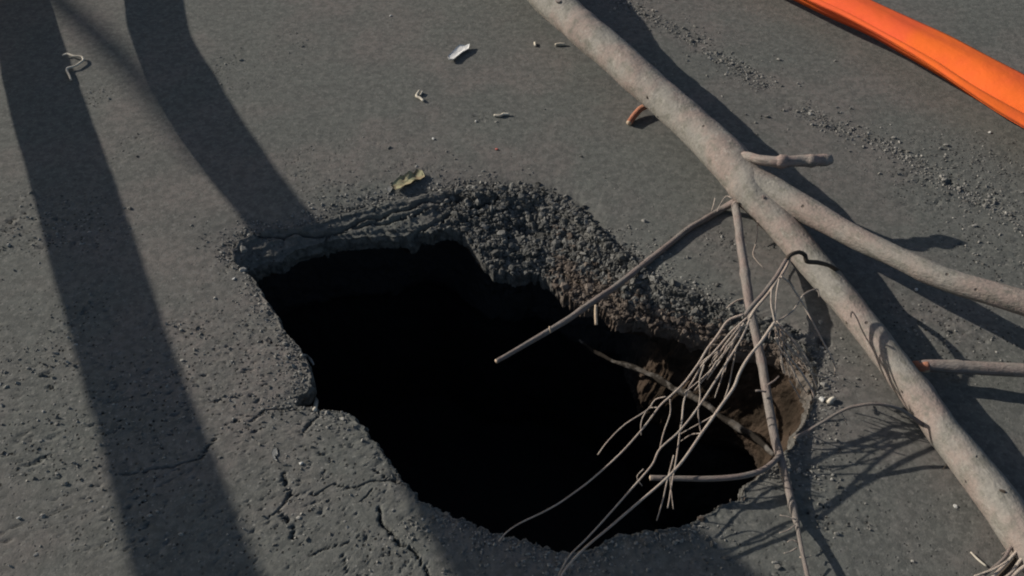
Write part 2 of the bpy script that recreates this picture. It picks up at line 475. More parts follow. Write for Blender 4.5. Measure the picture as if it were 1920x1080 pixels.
# ------------------------------------------------------------------ loose stones
ICO = []
def ico():
    t = (1 + 5 ** .5) / 2
    v = np.array([(-1, t, 0), (1, t, 0), (-1, -t, 0), (1, -t, 0), (0, -1, t), (0, 1, t), (0, -1, -t), (0, 1, -t), (t, 0, -1), (t, 0, 1), (-t, 0, -1), (-t, 0, 1)], float)
    v /= np.linalg.norm(v[0])
    f = np.array([(0, 11, 5), (0, 5, 1), (0, 1, 7), (0, 7, 10), (0, 10, 11), (1, 5, 9), (5, 11, 4), (11, 10, 2), (10, 7, 6), (7, 1, 8), (3, 9, 4), (3, 4, 2), (3, 2, 6), (3, 6, 8), (3, 8, 9), (4, 9, 5), (2, 4, 11), (6, 2, 10), (8, 6, 7), (9, 8, 1)])
    return v, f
IV, IF = ico()
def rocks(P, size, sink=.25):
    """P (n,3) resting points, size (n,) radii"""
    n_ = len(P)
    v = IV[None] * (1 + rng.uniform(-.35, .35, (n_, 12, 1)))
    v = v * rng.uniform(.4, 1.7, (n_, 1, 3)) * size[:, None, None]
    a = rng.uniform(0, 2 * math.pi, n_); ca, sa = np.cos(a)[:, None], np.sin(a)[:, None]
    x, y = v[..., 0] * ca - v[..., 1] * sa, v[..., 0] * sa + v[..., 1] * ca
    b2 = rng.uniform(0, 2 * math.pi, n_); cb, sb = np.cos(b2)[:, None], np.sin(b2)[:, None]
    z = v[..., 2] * .8
    y, z = y * cb - z * sb, y * sb + z * cb
    v = np.stack([x, y, z], -1) + P[:, None, :]
    v[..., 2] += (size * (1 - 2 * sink) * .5)[:, None]
    f = IF[None] + (np.arange(n_) * 12)[:, None, None]
    return v.reshape(-1, 3), f.reshape(-1, 3)
def road_pts(weight, count):
    """random road vertices with probability ~ weight (ring x angle)"""
    w = weight.ravel().astype(float); w = w / w.sum()
    idx = rng.choice(len(w), count, p=w)
    P = ROADV[NE:].reshape(-1, 3)[idx].copy()
    P[:, :2] += rng.normal(0, .002, (count, 2))
    return P
RX, RY = ROADV[NE:, :, 0], ROADV[NE:, :, 1]
svr = sv; insr = ins
area = np.gradient(Rm, axis=0) * Rm                # cell area
def lognorm(n_, m, s, hi): return np.minimum(m * np.exp(rng.normal(0, s, n_)), hi)
rub_r, soil_r, worn_r = rub[NE:], soil[NE:], W[NE:]
# crumbs on the slumped slope
wgt = area * rub_r ** 2 * (1 - soil_r)
P = road_pts(wgt, 14000)
v, f = rocks(P, lognorm(len(P), .0017, .70, .0078), .45)
tag(mesh_np('rubble', v, f, M_rubble, shade=False), 'dark asphalt crumbs covering the slumped slope on the far side of the hole', 'rubble', kind='stuff')
wgt = area * (soil_r ** 2 + .25 * rub_r * smooth((RX - xs) / .1) * insr * (svr < .6))
P = road_pts(wgt, 4200)
v, f = rocks(P, lognorm(len(P), .0019, .65, .0075), .45)
tag(mesh_np('soil_crumbs', v, f, M_soilgrit, shade=False), 'reddish brown soil crumbs along the inner lip of the far rim', 'soil', kind='stuff')
# grit along the near rim, and on the worn zones
dd = np.where(svr >= 1, svr - 1, 9)
inview = (RY > .5) & (RY < 3.0) & (abs(RX) < 1.8)
wgt = area * (np.exp(-dd / .03) * .35 * (fbm(RX, RY, 9, 2, 400) > -.1) + .03 * worn_r ** 2) * inview * (svr >= 1)
P = road_pts(wgt, 5200)
v, f = rocks(P, lognorm(len(P), .0019, .35, .0045), .42)
tag(mesh_np('grit', v, f, M_grit, shade=False), 'fine grit and loose sand grains scattered over the worn asphalt', 'grit', kind='stuff')
ds = seg_dist(RX, RY, SW)
wgt = area * (np.exp(-(ds / .026) ** 2) + .06 * np.exp(-(ds / .12) ** 2)) * inview * (fbm(RX, RY, 8, 2, 401) > -.25)
P = road_pts(wgt, 2600)
v, f = rocks(P, lognorm(len(P), .0017, .5, .0052), .45)
tag(mesh_np('gravel', v, f, M_grit, shade=False), 'line of small pale exposed stones in the worn seam beyond the limb', 'gravel', kind='stuff')

# individual lumps
def lump(name, px, py, r, mat, label, cat, group=None, dz=0.0, flat=.7, z=None, sub=2):
    import bmesh
    bm = bmesh.new(); bmesh.ops.create_icosphere(bm, subdivisions=sub, radius=1)
    P = on(px, py) if z is None else at(px, py, z)
    sd = int(px * 7 + py)
    sx, sy_, szz = rng.uniform(.75, 1.3), rng.uniform(.7, 1.1), flat
    rot = Matrix.Rotation(rng.uniform(0, 6.28), 4, 'Z') @ Matrix.Rotation(rng.uniform(-.3, .3), 4, 'X')
    planes = [(Vector(rng.normal(size=3)).normalized(), rng.uniform(.42, .75)) for _ in range(11)]
    for v_ in bm.verts:
        for nrm, dd_ in planes:
            e_ = v_.co.dot(nrm) - dd_
            if e_ > 0: v_.co -= nrm * e_ * .9
        v_.co *= 1 + .10 * float(fbm(np.array([v_.co.x * 2 + sd]), np.array([v_.co.y * 2 + v_.co.z * 3]), 1.7, 3, sd)[0])
        v_.co = rot @ Vector((v_.co.x * sx, v_.co.y * sy_, v_.co.z * szz))
        v_.co *= r
    me = bpy.data.meshes.new(name); bm.to_mesh(me); bm.free()
    me.materials.append(mat)
    o = bpy.data.objects.new(name, me); S.collection.objects.link(o)
    o.location = Vector((P[0], P[1], P[2] + r * flat * .45 + dz))
    return tag(o, label, cat, group)
ORD = ['first','second','third','fourth','fifth','sixth','seventh','eighth','ninth','tenth','eleventh','twelfth','thirteenth','fourteenth','fifteenth','sixteenth','seventeenth','eighteenth','nineteenth','twentieth','twenty-first','twenty-second','twenty-third']
def nth(k, n_):
    return 'leftmost' if k == 0 else 'rightmost' if k == n_ - 1 else ORD[k] + ' from the left'
G1 = 'broken asphalt chunks on the slumped far slope'
L1 = sorted([(905,415,.012),(938,440,.014),(962,400,.011),(985,455,.013),(1012,425,.012),(1035,470,.014),(1060,430,.012),(1082,475,.012),(1105,505,.014),(1120,470,.011),
                  (1148,515,.013),(1165,545,.012),(1192,528,.011),(1215,560,.013),(1245,578,.012),(1272,560,.013),(1295,590,.012),(1322,600,.011),(930,485,.012),(975,495,.012),(1350,600,.01),(1005,385,.010),(1060,400,.01)])
for k, (px, py, r) in enumerate(L1):
    lump('asphalt_chunk', px, py, r, M_rubble, 'dark asphalt chunk in the rubble of the slumped far slope, ' + nth(k, len(L1)), 'chunk', G1)
G2 = 'brown clods on the inner lip'
L2 = sorted([(1028,515,.014),(1065,548,.013),(1092,560,.014),(1125,577,.013),(1150,590,.013),(1190,590,.012),(1218,604,.013),(1250,606,.012),(1290,616,.012),(1335,630,.013)])
for k, (px, py, r) in enumerate(L2):
    lump('soil_clod', px, py, r, M_soilgrit, 'reddish brown earth clod on the far inner lip, ' + nth(k, len(L2)), 'clod', G2)
lump('pale_chunk', 1262, 600, .013, M_white, 'larger pale grey stone set in the far rim left of the spray', 'stone', dz=-.002)
lump('pale_chunk', 1283, 605, .011, M_white, 'pale grey stone in the far rim, right neighbour of the larger pale one', 'stone')
lump('asphalt_chunk', 456, 470, .013, M_rubble, 'broken asphalt lump lying highest in the notch at the left corner', 'chunk')
lump('asphalt_chunk', 480, 462, .015, M_grit, 'grey crumbly lump in the left corner notch under the shadow edge', 'chunk')
lump('asphalt_chunk', 503, 478, .015, M_grit, 'largest grey crumbly lump at the left corner lip of the hole', 'chunk')
lump('asphalt_chunk', 455, 508, .010, M_grit, 'small grey lump below the notch at the left corner', 'chunk')
lump('pebble', 439, 523, .0045, M_white, 'tiny white pebble left of the hole below the notch', 'pebble')
lump('pebble', 812, 261, .0050, M_white, 'small round white pebble on smooth asphalt beyond the leaf', 'pebble')
lump('pebble', 733, 30, .0050, M_white, 'tiny pale pebble near the top edge beyond the white wood chip', 'pebble')
lump('pebble', 892, 228, .0042, M_white, 'tiny pale pebble beside the thin pale straw', 'pebble')
lump('pebble', 564, 870, .0050, M_white, 'pale pebble on the near left asphalt right of the chalky scuff', 'pebble')
lump('pebble', 932, 904, .0001 + .0045, M_white, 'tiny pale pebble', 'pebble') if False else None
lump('pebble', 994, 366, .0065, M_white, 'white pebble on the far rim above the dark rubble', 'pebble')
lump('pebble', 1717, 544, .0050, M_white, 'white pebble between the limb and its side branch', 'pebble')
lump('pebble', 1856, 249, .0048, M_white, 'pale pebble under the orange ribbon near the right edge', 'pebble')
lump('pebble', 36, 972, .0052, M_white, 'white pebble on the asphalt at the lower left corner', 'pebble')
lump('pebble', 1560, 900, .0050, M_grit, 'pale pebble between the two crossing twig shadows', 'pebble')
lump('pebble', 1792, 950, .0042, M_white, 'tiny white pebble beside the limb at lower right', 'pebble')
lump('pebble', 1541, 910 - 160, .0065, M_white, 'pale stone just right of the hole among dry twig tips', 'pebble')
lump('red_fragment', 931, 281, .0060, stone_mat('red_brick', (.45, .12, .10), (.5, .15, .12)), 'small red fragment on the smooth asphalt above the far rim', 'fragment', flat=.4)

# ------------------------------------------------------------------ tubes
def catmull(P, step):
    P = np.asarray(P, float)
    Q = np.vstack([2 * P[0] - P[1], P, 2 * P[-1] - P[-2]])
    out = []
    for i in range(len(P) - 1):
        a, b_, c_, d_ = Q[i:i + 4]
        L = np.linalg.norm((c_ - b_)[:3]); m = max(2, int(L / step))
        t = (np.arange(m) / m)[:, None]
        out.append(.5 * (2 * b_ + (c_ - a) * t + (2 * a - 5 * b_ + 4 * c_ - d_) * t ** 2 + (-a + 3 * b_ - 3 * c_ + d_) * t ** 3))
    out.append(P[-1:])
    return np.vstack(out)
def tube(name, ctrl, mat, parent=None, sides=14, step=.01, rough=.05, seed=0, wob=0.0, cap=True, matcap=None, knots=(), bevel=True):
    """ctrl: rows x y z r. One closed tapered, slightly lumpy limb with UV (round, metres along)."""
    C = catmull(ctrl, step)
    n_ = len(C)
    p, r = C[:, :3].copy(), np.maximum(C[:, 3], .0004).copy()
    s_ = np.r_[0, np.cumsum(np.linalg.norm(np.diff(p, axis=0), axis=1))]
    if wob:
        p[:, 0] += wob * fbm(s_, s_ * 0 + seed, 12, 3, seed); p[:, 1] += wob * fbm(s_, s_ * 0 + seed, 12, 3, seed + 9)
    for ks, kr, kl in knots:
        r *= 1 + kr * np.exp(-((s_ - ks * s_[-1]) / kl) ** 2)
    T = np.gradient(p, axis=0); T /= np.linalg.norm(T, axis=1)[:, None]
    up = np.array([0, 0, 1.0])
    N = up - T * (T @ up)[:, None]; ln = np.linalg.norm(N, axis=1)
    N[ln < .05] = (1, 0, 0); N /= np.linalg.norm(N, axis=1)[:, None]
    B = np.cross(T, N)
    a = np.linspace(0, 2 * math.pi, sides, endpoint=False)
    A, SS = np.meshgrid(a, s_)
    nz = fbm(np.cos(A) * 1.2 + SS * 14 + seed * 3.1, np.sin(A) * 1.2 + seed, 1.0, 4, seed, .55)
    rr = r[:, None] * (1 + rough * nz * 2)
    V = p[:, None] + rr[..., None] * (np.cos(A)[..., None] * N[:, None] + np.sin(A)[..., None] * B[:, None])
    V = V.reshape(-1, 3)
    i = np.arange(n_ - 1)[:, None]; j = np.arange(sides)[None]
    q0 = i * sides + j; q1 = i * sides + (j + 1) % sides
    quads = np.stack([q0, q1, q1 + sides, q0 + sides], -1).reshape(-1, 4)
    import itertools
    me = bpy.data.meshes.new(name)
    Vl = [tuple(v) for v in V]; Fl = [tuple(int(x) for x in q) for q in quads]
    if cap:
        k0 = len(Vl); Vl.append(tuple(p[0] - T[0] * r[0] * .25)); Vl.append(tuple(p[-1] + T[-1] * r[-1] * .25))
        Fl += [(k0, (jj + 1) % sides, jj) for jj in range(sides)]
        bse = (n_ - 1) * sides
        Fl += [(k0 + 1, bse + jj, bse + (jj + 1) % sides) for jj in range(sides)]
    me.from_pydata(Vl, [], Fl)
    uvl = me.uv_layers.new(name='UVMap')
    nq = len(quads)
    uv = np.zeros((len(me.loops), 2), np.float32)
    li = np.arange(nq)
    jj = np.tile(np.arange(sides), n_ - 1); ii = np.repeat(np.arange(n_ - 1), sides)
    # round coordinate folded so that it has no seam
    fold = lambda k: 1 - abs(2 * ((k % sides) / sides) - 1)
    uv[:nq * 4].reshape(nq, 4, 2)[:, 0] = np.stack([fold(jj), s_[ii]], -1)
    uv[:nq * 4].reshape(nq, 4, 2)[:, 1] = np.stack([fold(jj + 1), s_[ii]], -1)
    uv[:nq * 4].reshape(nq, 4, 2)[:, 2] = np.stack([fold(jj + 1), s_[ii + 1]], -1)
    uv[:nq * 4].reshape(nq, 4, 2)[:, 3] = np.stack([fold(jj), s_[ii + 1]], -1)
    uvl.data.foreach_set('uv', uv.ravel())
    for poly in me.polygons: poly.use_smooth = True
    me.materials.append(mat)
    if matcap:
        me.materials.append(matcap)
        for poly in me.polygons:
            if poly.index >= nq + sides: poly.material_index = 1
    o = bpy.data.objects.new(name, me); S.collection.objects.link(o)
    if parent is not None: keep(o, parent)
    return o
def ctl(pts):
    """pixel rows (px, py, width px, z) -> x y z r ; z None = lying on the road"""
    out = []
    for px, py, w, z in pts:
        if z is None:
            P = at(px, py, .03); r_ = span(w, P) / 2; lift = .044 - .030 * min(max((px - 1150) / 400, 0), 1); P = at(px, py, r_ + lift)
        else:
            P = at(px, py, z); r_ = span(w, P) / 2
        out.append((*P, r_))
    return out
def gz(px, py):
    P = at(px, py); return zat(P[0], P[1]) + .0065
def hang(pts, w0, w1, z0, z1, wobpx=0.0):
    """thin twig through pixel points with width and height running from start to end"""
    m = len(pts); out = []
    for i, (px, py) in enumerate(pts):
        t = i / (m - 1)
        out.append((px + rng.normal(0, wobpx), py + rng.normal(0, wobpx), (w0 + (w1 - w0) * t) * .62, z0 + (z1 - z0) * t))
    return ctl(out)

# ------------------------------------------------------------------ the fallen branch
limb_px = [(640,-470,88,None),(760,-330,82,None),(860,-215,76,None),(960,-90,71,None),(1035,0,63,None),(1110,68,62,None),(1187,135,63,None),(1245,187,63,None),(1310,246,66,None),(1368,302,74,None),(1412,358,70,None),
           (1452,408,60,None),(1505,472,56,None),(1570,548,54,None),(1635,630,55,None),(1705,720,57,None),(1763,798,61,None),(1822,876,67,None),(1890,968,75,None),(1965,1065,82,None),(2060,1190,86,None),(2180,1330,92,None)]
base = at(1400, 340)
BR = root('fallen_branch', (base[0], base[1], 0), 'long pale bare branch lying across the road beside and over the sinkhole', 'branch')
tube('limb', ctl(limb_px), M_bark, BR, sides=48, step=.006, rough=.040, seed=3, matcap=M_wood, wob=.003,
     knots=((.40, .06, .03), (.55, .05, .02), (.72, .07, .02), (.86, .06, .025), (.22, .05, .02)))
tube('side_limb', ctl([(1366,300,36,.068),(1396,332,54,.080),(1450,360,55,.088),(1515,396,49,.098),(1590,438,43,.108),(1682,483,41,.125),(1780,526,43,.14),(1920,569,47,.155),(2080,625,52,.15),(2260,690,52,.12),(2520,790,48,.07),(2800,900,40,.03)]),
     M_bark, BR, sides=36, step=.006, rough=.036, seed=14, knots=((.35, .06, .02), (.62, .08, .02)))
M_stub = bark_mat('pale_stub_bark', (.27, .235, .205), (.30, .22, .19), (.13, .11, .09), 3.0, False)
tube('stub', ctl([(1394,292,16,.115),(1404,294,17,.122),(1425,300,18,.13),(1448,303,20,.136),(1457,304,22,.137),(1464,304,27,.138),(1472,303,25,.137),(1482,303,20,.137),(1500,302,21,.135),(1514,302,22,.136),(1521,302,24,.137),(1530,301,21,.136),(1543,300,23,.134),(1551,300,21,.135),(1557,299,17,.134)]),
     M_stub, BR, sides=22, step=.002, rough=.13, seed=23, matcap=M_red)
tube('broken_spur', ctl([(1240,204,24,.03),(1222,197,15,.026),(1203,203,12,.018),(1190,216,12,.012),(1179,231,11,.008)]), M_red, BR, sides=12, step=.004, rough=.09, seed=31, matcap=M_wood)
tube('straight_twig', ctl([(1398,376,13,.05),(1380,378,14,.032),(1352,393,12,gz(1352,393)),(1320,412,11,gz(1320,412)),(1290,430,11,gz(1290,430)),(1245,465,11,gz(1245,465)),(1210,492,12,gz(1210,492)),(1150,540,12,.002),(1060,602,12,.018),(1000,638,10,.026),(930,678,9,.034)]),
     M_bark2, BR, sides=14, step=.006, rough=.05, seed=41, wob=.0015, matcap=M_wood, knots=((.15, .15, .008), (.4, .12, .008), (.7, .12, .008)))
tube('drooping_twig', ctl([(1396,374,14,.04),(1380,384,16,.045),(1383,405,16,.060),(1386,440,16,.072),(1394,495,17,.074),(1402,545,19,.068),(1411,600,17,.055),(1424,660,16,.042),(1436,725,17,.034),(1449,800,17,.024),(1466,868,16,.015),
     (1480,925,14,.012),(1490,968,14,.013),(1495,990,9,.020),(1503,1030,8,.030),(1516,1090,8,.036)]), M_bark2, BR, sides=16, step=.006, rough=.05, seed=47, wob=.0015,
     knots=((.3, .2, .01), (.52, .15, .008), (.84, .25, .008)))
tube('curved_twig', ctl([(1463,852,12,.02),(1448,868,11,.026),(1425,884,11,.03),(1385,894,11,.034),(1330,898,11,.036),(1270,897,10,.036),(1219,896,10,.036)]), M_bark2, BR, sides=12, step=.006, rough=.05, seed=53, wob=.001, matcap=M_wood)
# fibrous bits at the fork
T_ = lambda nm, c_, m_=M_thin, sd=0, sides=8, **k: tube(nm, c_, m_, BR, sides=sides, step=.006, rough=.05, seed=sd, wob=.0012, **k)
T_('bark_shred', hang([(1412,385),(1420,415),(1419,450),(1412,476),(1420,490),(1433,503)], 4, 3, .05, .03), sd=60)
T_('bark_shred', hang([(1372,372),(1362,368),(1352,380),(1345,396)], 5, 3, .07, .06), sd=61)
T_('bark_shred', hang([(1340,372),(1338,384),(1334,396)], 4, 3, .07, .06), sd=62)
# twig arching over the limb and carrying the dry spray
T_('arching_twig', ctl([(1572,508,8,0.0613),(1555,498,8,0.105),(1533,492,9,0.1313),(1512,490,9,0.1488),(1509,479,9,0.1575),(1498,473,8,0.1663),(1482,478,8,0.1715),(1474,486,8,0.1715)]), M_dark, 70, 10)
stem = ctl([(1474,486,7,.17),(1463,506,8,.17),(1452,524,8,.168),(1432,550,8,.164),(1405,579,8,.158),(1396,592,7,.15)])
T_('spray_stem', stem, M_bark2, 71, 10)
T_('spray_stem', ctl([(1480,483,6,0.1663),(1474,500,6,0.1575),(1464,516,7,0.154),(1455,528,7,0.1505),(1444,546,6,0.1505),(1416,580,6,0.14),(1406,597,6,0.133)]), M_thin, 72)
sprays = [
 ([(1396,590),(1367,602),(1345,630),(1327,655),(1310,684),(1285,718),(1258,743),(1236,762),(1200,810),(1153,860),(1083,920),(1023,957),(975,982),(950,998),(935,1016)], 8, 4.5, .085, .02),
 ([(1247,744),(1228,748),(1213,768),(1173,797),(1140,827),(1121,853)], 4.5, 4, .07, .05),
 ([(1232,764),(1215,768),(1203,790),(1200,815)], 4, 3.5, .06, .05),
 ([(1400,596),(1372,622),(1344,655),(1318,682),(1308,700),(1285,745),(1278,790),(1273,815),(1268,855),(1260,900),(1252,952)], 7, 4.5, .085, .03),
 ([(1262,880),(1258,900),(1263,955)], 3.5, 3, .05, .03),
 ([(1320,684),(1312,712),(1312,742),(1310,775),(1315,814)], 5, 4, .08, .05),
 ([(1404,600),(1392,630),(1378,655),(1350,702),(1312,760),(1275,808),(1237,842),(1222,873),(1187,913),(1140,967),(1100,1010),(1068,1043),(1048,1080),(1040,1110)], 7, 5, .085, .025),
 ([(1382,650),(1378,668),(1373,690),(1365,725),(1358,748)], 4.5, 4, .08, .05),
 ([(1452,606),(1446,615),(1428,640),(1404,670),(1388,700),(1375,728),(1350,765),(1312,818),(1280,863),(1253,893),(1207,933),(1140,990),(1087,1037),(1055,1078),(1046,1110)], 10, 7, .09, .03),
 ([(1340,780),(1322,790),(1295,802),(1275,816)], 4.5, 3, .05, .04),
 ([(1316,812),(1296,815),(1278,828)], 4, 3, .05, .04),
 ([(1257,748),(1256,775),(1246,812),(1237,842)], 4.5, 4, .07, .05),
 ([(1263,855),(1250,907),(1241,945),(1232,976)], 4.5, 4, .05, .03),
 ([(1207,880),(1195,893),(1205,912)], 3.5, 3, .04, .035),
 ([(1388,608),(1360,645),(1345,668),(1332,688),(1336,696)], 5, 4, .085, .07),
 ([(1345,662),(1336,676),(1340,690),(1334,698)], 4, 4, .075, .07),
 ([(1394,606),(1374,640),(1350,658),(1328,672),(1305,690),(1296,700)], 6, 4, .085, .07),
]
for k, (pts, w0, w1, z0, z1) in enumerate(sprays):
    T_('dry_twig', hang(pts, w0, w1, z0 * 1.85, z1 * 1.3, .8), M_thin, 80 + k)
node2 = [
 ([(1461,524),(1457,550),(1453,580),(1452,604)], 5.5, 6, .094, .09),
 ([(1446,542),(1447,570),(1450,590),(1452,604)], 5, 5.5, .093, .09),
 ([(1536,556),(1533,543),(1524,543),(1508,552),(1497,566),(1486,584),(1470,596),(1456,603)], 4, 6, .05, .09),
 ([(1452,604),(1457,622),(1463,655),(1466,680),(1472,702)], 5, 4, .09, .05),
 ([(1454,606),(1470,622),(1483,634),(1497,655),(1507,678),(1517,700)], 5, 4.5, .09, .04),
 ([(1456,602),(1488,637),(1503,658),(1515,677),(1520,688),(1520,700)], 5, 4, .09, .04),
 ([(1470,648),(1477,664),(1487,680),(1498,693),(1513,713),(1521,730),(1527,748)], 6, 7, .07, .03),
 ([(1453,606),(1460,628),(1467,643),(1480,678),(1492,708)], 4.5, 4, .09, .05),
 ([(1480,714),(1490,730),(1502,748)], 4, 4, .05, .03),
 ([(1497,680),(1513,695),(1530,703),(1550,710),(1568,718)], 4, 4, .04, .02),
 ([(1466,518),(1478,528),(1490,545),(1503,567),(1512,583),(1530,618),(1545,646),(1558,672),(1565,688),(1566,702)], 6, 5, .098, .035),
 ([(1451,606),(1445,618),(1441,636)], 4, 4, .09, .08),
 ([(1452,606),(1456,640),(1459,656),(1470,700)], 3.5, 3, .085, .05),
 ([(1519,694),(1525,708),(1533,728)], 5, 4, .045, .02),
 ([(1484,690),(1500,720),(1512,736)], 4, 3.5, .05, .03),
]
for k, (pts, w0, w1, z0, z1) in enumerate(node2):
    T_('dry_twig', hang(pts, w0, w1, z0 * 1.8, z1 * 1.7, .6), M_thin, 120 + k)
for k in range(16):      # finer side shoots of the spray, right tuft and left bundle
    if k < 10:
        x0, y0 = 1454 + rng.uniform(-3, 12), 606 + rng.uniform(-2, 40)
        ang = math.radians(rng.uniform(48, 88)); ln = rng.uniform(50, 115); za, zb = .15, .07
    else:
        x0, y0 = 1392 - (k - 10) * 9 + rng.uniform(-4, 4), 612 + (k - 10) * 13
        ang = math.radians(rng.uniform(108, 140)); ln = rng.uniform(55, 120); za, zb = .14, .10
    bend = rng.uniform(-.18, .18)
    T_('dry_twig', hang([(x0 + ln * t * math.cos(ang + bend * t), y0 + ln * t * math.sin(ang + bend * t)) for t in (0, .35, .7, 1)], 4.6, 3.2, za, zb, .8), M_thin, 230 + k)
T_('dry_twig', hang([(1404,560),(1387,562),(1375,568),(1364,577)], 6, 5, .055, .055), M_thin, 150)
T_('side_spur', hang([(1440,722),(1452,714),(1461,705)], 7, 5, .05, .06), M_bark2, 151)
T_('side_spur', hang([(1436,735),(1426,733),(1416,733)], 6, 7, .05, .05), M_bark2, 152)
for k, pts in enumerate([[(1492,985),(1478,995),(1462,1000)], [(1494,1028),(1480,1036),(1470,1038)], [(1492,975),(1480,970),(1462,966)], [(1500,1045),(1512,1046),(1522,1042)], [(1497,1018),(1485,1012),(1476,1016)]]):
    T_('side_spur', hang(pts, 5, 3, .026, .03), M_thin, 153 + k)
# twig arching from the limb's foot back to the hole
T_('low_twig', ctl([(1730,796,9,0.045),(1705,778,7,0.0675),(1680,764,7,0.0825),(1640,757,6,0.09),(1600,762,6,0.0825),(1574,772,6,0.075),(1545,790,6,0.0675),(1515,808,7,0.06),(1490,822,8,0.054)]), M_bark2, 160, 8, matcap=M_wood)
T_('low_twig', hang([(1576,771),(1583,782),(1589,797)], 4, 3, .05, .03), M_thin, 161)
T_('low_twig', hang([(1734,802),(1745,820),(1760,838),(1772,852),(1776,868),(1768,880)], 4, 3, .03, .01), M_dark, 162)
for k, (px, py, w) in enumerate([(1048,6,14),(1215,182,10),(1432,372,12),(1588,606,9),(1725,612,0),(1880,922,14),(1812,905,9),(1690,735,9)]):
    if w: lump('knot', px, py, span(w, at(px, py, .06)) / 2, M_dark if k % 2 else M_bark2, None, None, z=.06, flat=.5)
for o in [o for o in S.objects if o.name.startswith('knot')]:
    # seat each knot on the limb's surface
    lm = bpy.data.objects['limb']; vs = np.empty(len(lm.data.vertices) * 3, np.float32); lm.data.vertices.foreach_get('co', vs); vs = vs.reshape(-1, 3)
    L = np.array(o.location); camd = np.array([0, 0, CAM_H]) - L; camd /= np.linalg.norm(camd)
    d_ = np.linalg.norm(np.cross(vs - L, camd), axis=1) - .15 * ((vs - L) @ camd)
    o.location = Vector(vs[int(np.argmin(d_))])
    loc = o.location.copy(); keep(o, BR); o.location = loc

# stick with a torn orange end, lower right
SK = root('broken_stick', at(1820, 690), 'short straight stick with torn orange end lying right of the limb', 'stick')
tube('shaft', ctl([(1722,686,20,.035),(1745,686,24,.037),(1800,688,25,.042),(1870,692,26,.05),(1960,697,28,.06),(2080,706,30,.065),(2250,722,31,.05),(2420,742,30,.03)]), M_bark2, SK, sides=18, step=.006, rough=.04, seed=170, knots=((.1, .12, .01),))
tube('torn_end', ctl([(1738,686,23,.037),(1726,687,21,.036),(1716,681,11,.037),(1709,680,6,.037)]), M_red, SK, sides=10, step=.003, rough=.12, seed=171)
tube('torn_end', ctl([(1738,689,20,.035),(1733,694,13,.032),(1731,697,8,.030)]), M_wood, SK, sides=10, step=.003, rough=.1, seed=172)

# frayed dead branch end, bottom right corner
FR = root('frayed_branch', at(1900, 1060), 'frayed dead branch end with split fibres in the lower right corner', 'branch')
fib = [([(1838,1082),(1862,1064),(1884,1044),(1900,1022),(1912,1006),(1930,985)], 9, 10), ([(1850,1088),(1880,1062),(1903,1040),(1925,1012)], 9, 9), ([(1870,1096),(1895,1070),(1916,1048),(1940,1030)], 10, 10),
       ([(1880,1040),(1894,1032),(1908,1018)], 5, 4), ([(1825,1080),(1848,1072),(1868,1066),(1890,1052)], 6, 7), ([(1890,1090),(1905,1075),(1925,1062),(1950,1050)], 12, 12), ([(1900,1030),(1914,1022),(1930,1016)], 6, 7), ([(1908,1012),(1916,996),(1918,978)], 4, 3)]
for k, (pts, w0, w1) in enumerate(fib):
    tube('fibre', hang(pts, w0, w1, .045, .06, 1.2), M_thin if k % 3 else M_bark2, FR, sides=8, step=.006, rough=.12, seed=180 + k, wob=.002)
tube('core', ctl([(1862,1100,16,.03),(1900,1062,24,.035),(1935,1032,30,.04),(1990,990,34,.045)]), M_dark, FR, sides=12, step=.006, rough=.12, seed=190)

# pale root running along the ledge inside the hole
def wall_pt(px, py):
    """point on the pit wall that stands behind this pixel"""
    x, u = px - 960.0, 540.0 - py
    d = np.array([x, FPX * cp + u * sp, -FPX * sp + u * cp]); d /= np.linalg.norm(d)
    Vv = PITV[:60, ::3].reshape(-1, 3); w = Vv - np.array([0, 0, CAM_H]); t = w @ d
    e = np.linalg.norm(w - t[:, None] * d, axis=1)
    P = Vv[int(np.argmin(e))]; return P - d * .012
rp = [(1088,640,4),(1112,660,9),(1150,678,7),(1172,684,11),(1215,700,8),(1238,714,13),(1262,728,9),(1300,745,14),(1330,760,13),(1352,780,11),(1372,792,15),(1400,812,13),(1430,832,11),(1450,850,7)]
rt = []
for px, py, w in rp:
    P = at(px, py, -.24 + .09 * (px - 1088) / 360); rt.append((*P, span(w, P) / 2))
M_root, nt, b = mat_new('pale_root', .9, .15); n = NT(nt)
c = n.mix(n.rampf(n.noise(60, 4), .35, .65), (.13, .12, .108), (.085, .072, .058))
c = n.mix(n.rampf(n.noise(24, 3, .6), .42, .54), c, (.022, .018, .014))
nt.links.new(c, b.inputs['Base Color']); nt.links.new(n.bump(n.noise(70, 4), .004, .9), b.inputs['Normal'])
tag(tube('exposed_root', rt, M_root, None, sides=14, step=.004, rough=.32, seed=200, wob=.008), 'pale lumpy root exposed along the right wall inside the dark hole', 'root')
# little twig stubs seen against the dark
tag(tube('straw', ctl([(1117,572,5,.05),(1117,590,6,.04),(1118,609,6,.03)]), M_wood, None, sides=8, step=.004, seed=210), 'short upright pale straw hanging below the straight twig over the hole', 'straw')
T_('side_spur', hang([(1030,612),(1032,624)], 6, 5, .07, .06), M_wood, 211)
